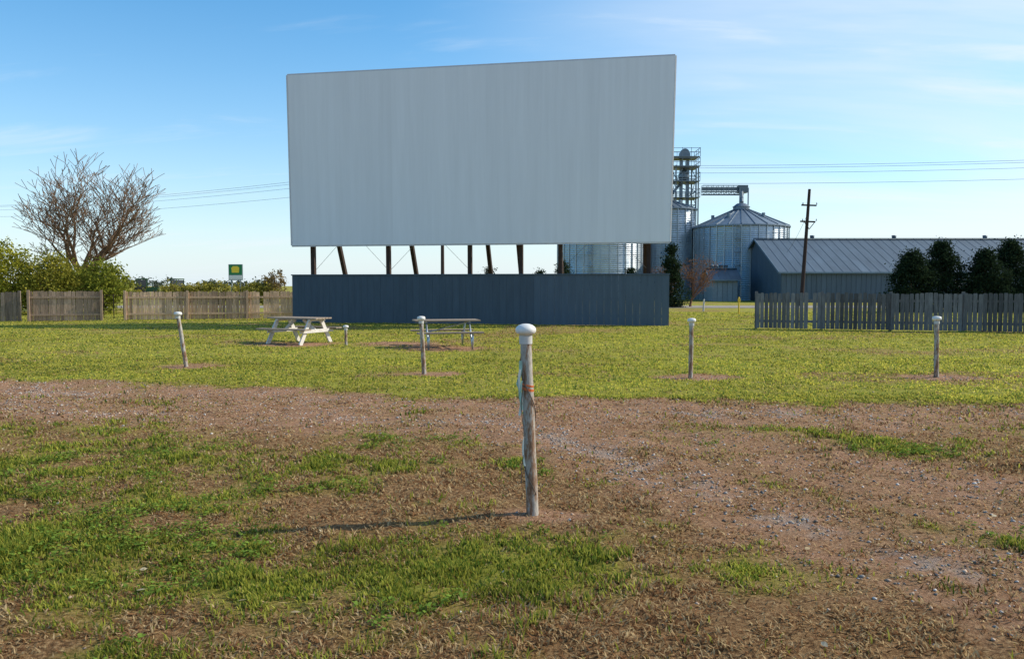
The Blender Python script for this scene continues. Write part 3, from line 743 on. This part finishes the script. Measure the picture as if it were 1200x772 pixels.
for side_ in(-1,1):
    for i in range(150):
        x=random.uniform(-900,900); y=random.uniform(620,760); h=random.uniform(3,9)*(1 if fbm(np.array([x*.01]),np.array([0.]),3)[0]>.45 else .45)
        V,C=foliage((x,y,h*.5),(h*.9,h*.6,h*.5),14,9,1.1,(.05,.07,.06),(.11,.13,.09),'ball',i+side_*500+1000,h*.2); Vs.append(V);Cs.append(C)
V=np.concatenate(Vs);C=np.concatenate(Cs); b_=np.arange(len(V)//4)*4
npmesh('distant_trees',V,[np.stack([b_,b_+1,b_+2,b_+3],1)],C,LEAF)

# ---------------------------------------------------------------- road behind, marker posts, sign, vehicles
mb=MB()
mb.add([(-600,59,.02),(600,59,.02),(600,66,.02),(-600,66,.02)],[(0,1,2,3)])
mb.build('road',mat('gravel_road',(.30,.27,.23),.9,var=.25,scale=2,bump=.3))
mb=MB(); mb.tube((0,0,0),(0,0,.95),.05,.05,10); mb.box((0,-.06,.8),(.16,.02,.22),col=(1,1,.9)); mb.lathe((0,0,.95),[(.05,0),(.03,.04),(0,.05)],10)
mb.build('marker_post',mat('yellow_paint',(.75,.5,.06),.5,var=.1),loc=(13.3,46.7,0))
mb=MB(); mb.tube((0,0,0),(.03,0,.75),.06,.05,10,(.8,.8,.8)); mb.box((.02,-.06,.6),(.12,.02,.18)); mb.lathe((.03,0,.75),[(.05,0),(.03,.03),(0,.04)],10)
mb.build('marker_post',mat('white_paint_post',(.65,.63,.58),.5,var=.1),loc=(12.5,52,0))
e=empty('dealership_sign',(-34.6,100,0)); mb=MB()
for s in(-.55,.55): mb.box((s,0,1.7),(.12,.12,3.4))
mb.box((0,0,3.35),(1.75,.2,2.0),col=1.2); mb.build('posts_and_frame',tower,e)
mb=MB(); mb.box((0,-.12,3.65),(1.6,.04,1.25)); mb.build('green_panel',mat('sign_green',(.02,.20,.07),.4,var=.05),e)
mb=MB(); mb.box((0,-.12,2.72),(1.6,.04,.5)); mb.build('white_panel',mat('sign_white',(.7,.7,.7),.4,var=.03),e)
mb=MB(); 
mb.add([(-.45,-.15,3.3),(.45,-.15,3.3),(.5,-.15,3.9),(.3,-.15,4.1),(-.3,-.15,4.1),(-.5,-.15,3.9)],[(0,1,2,3,4,5)]); mb.build('yellow_emblem',mat('sign_yellow',(.8,.6,.05),.4,var=.03),e)
rub=mat('tyre_rubber',(.02,.02,.02),.8); glass=mat('dark_glass',(.03,.04,.05),.08,var=.02,spec=.6)
def wheel(mb,c,r,wd,col=(1,1,1)):
    mb.lathe(c,[(r*.5,-wd/2),(r*.92,-wd/2),(r,-wd*.35),(r,wd*.35),(r*.92,wd/2),(r*.5,wd/2)],20,col,axis=Matrix.Rotation(math.pi/2,3,'X'))
def hub(mb,c,r,wd):
    mb.tube((c[0],c[1]-wd/2,c[2]),(c[0],c[1]+wd/2,c[2]),r*.5,r*.5,14)
gp=mat('tractor_green_paint',(.02,.07,.03),.4,var=.1); yp=mat('tractor_yellow_paint',(.5,.36,.05),.4,var=.1)
def tractor(x,y,rz):
    e=empty('tractor',(x,y,0),rz); mb=MB()
    mb.box((.9,0,1.15),(1.7,.7,.6)); mb.box((1.65,0,1.1),(.3,.6,.5)); mb.box((-.5,0,1.0),(1.3,.9,.6)); mb.box((-.35,0,2.6),(1.35,1.3,.14))
    for s in(-1,1): mb.box((-.6,s*.72,1.62),(1.1,.4,.07))
    for a,b_ in((-.95,-.6),(-.95,.6),(.25,-.6),(.25,.6)): mb.box((a,b_,2.0),(.08,.08,1.15))
    mb.tube((.9,.2,1.4),(.9,.2,2.2),.05,.05,8); mb.build('body_and_cab',gp,e,bevel=.03)
    mb=MB(); mb.box((-.35,0,1.95),(1.12,1.14,1.0)); mb.build('cab_glass',glass,e)
    mb=MB()
    for s in(-1,1): wheel(mb,(-.6,s*.8,.8),.8,.42); wheel(mb,(1.3,s*.7,.5),.5,.3)
    mb.build('tyres',rub,e,smooth=True); mb=MB()
    for s in(-1,1): hub(mb,(-.6,s*.8,.8),.8,.3); hub(mb,(1.3,s*.7,.5),.5,.2)
    mb.build('hubs',yp,e)
tractor(-50.6,110,.3); tractor(-47.2,112,2.6)
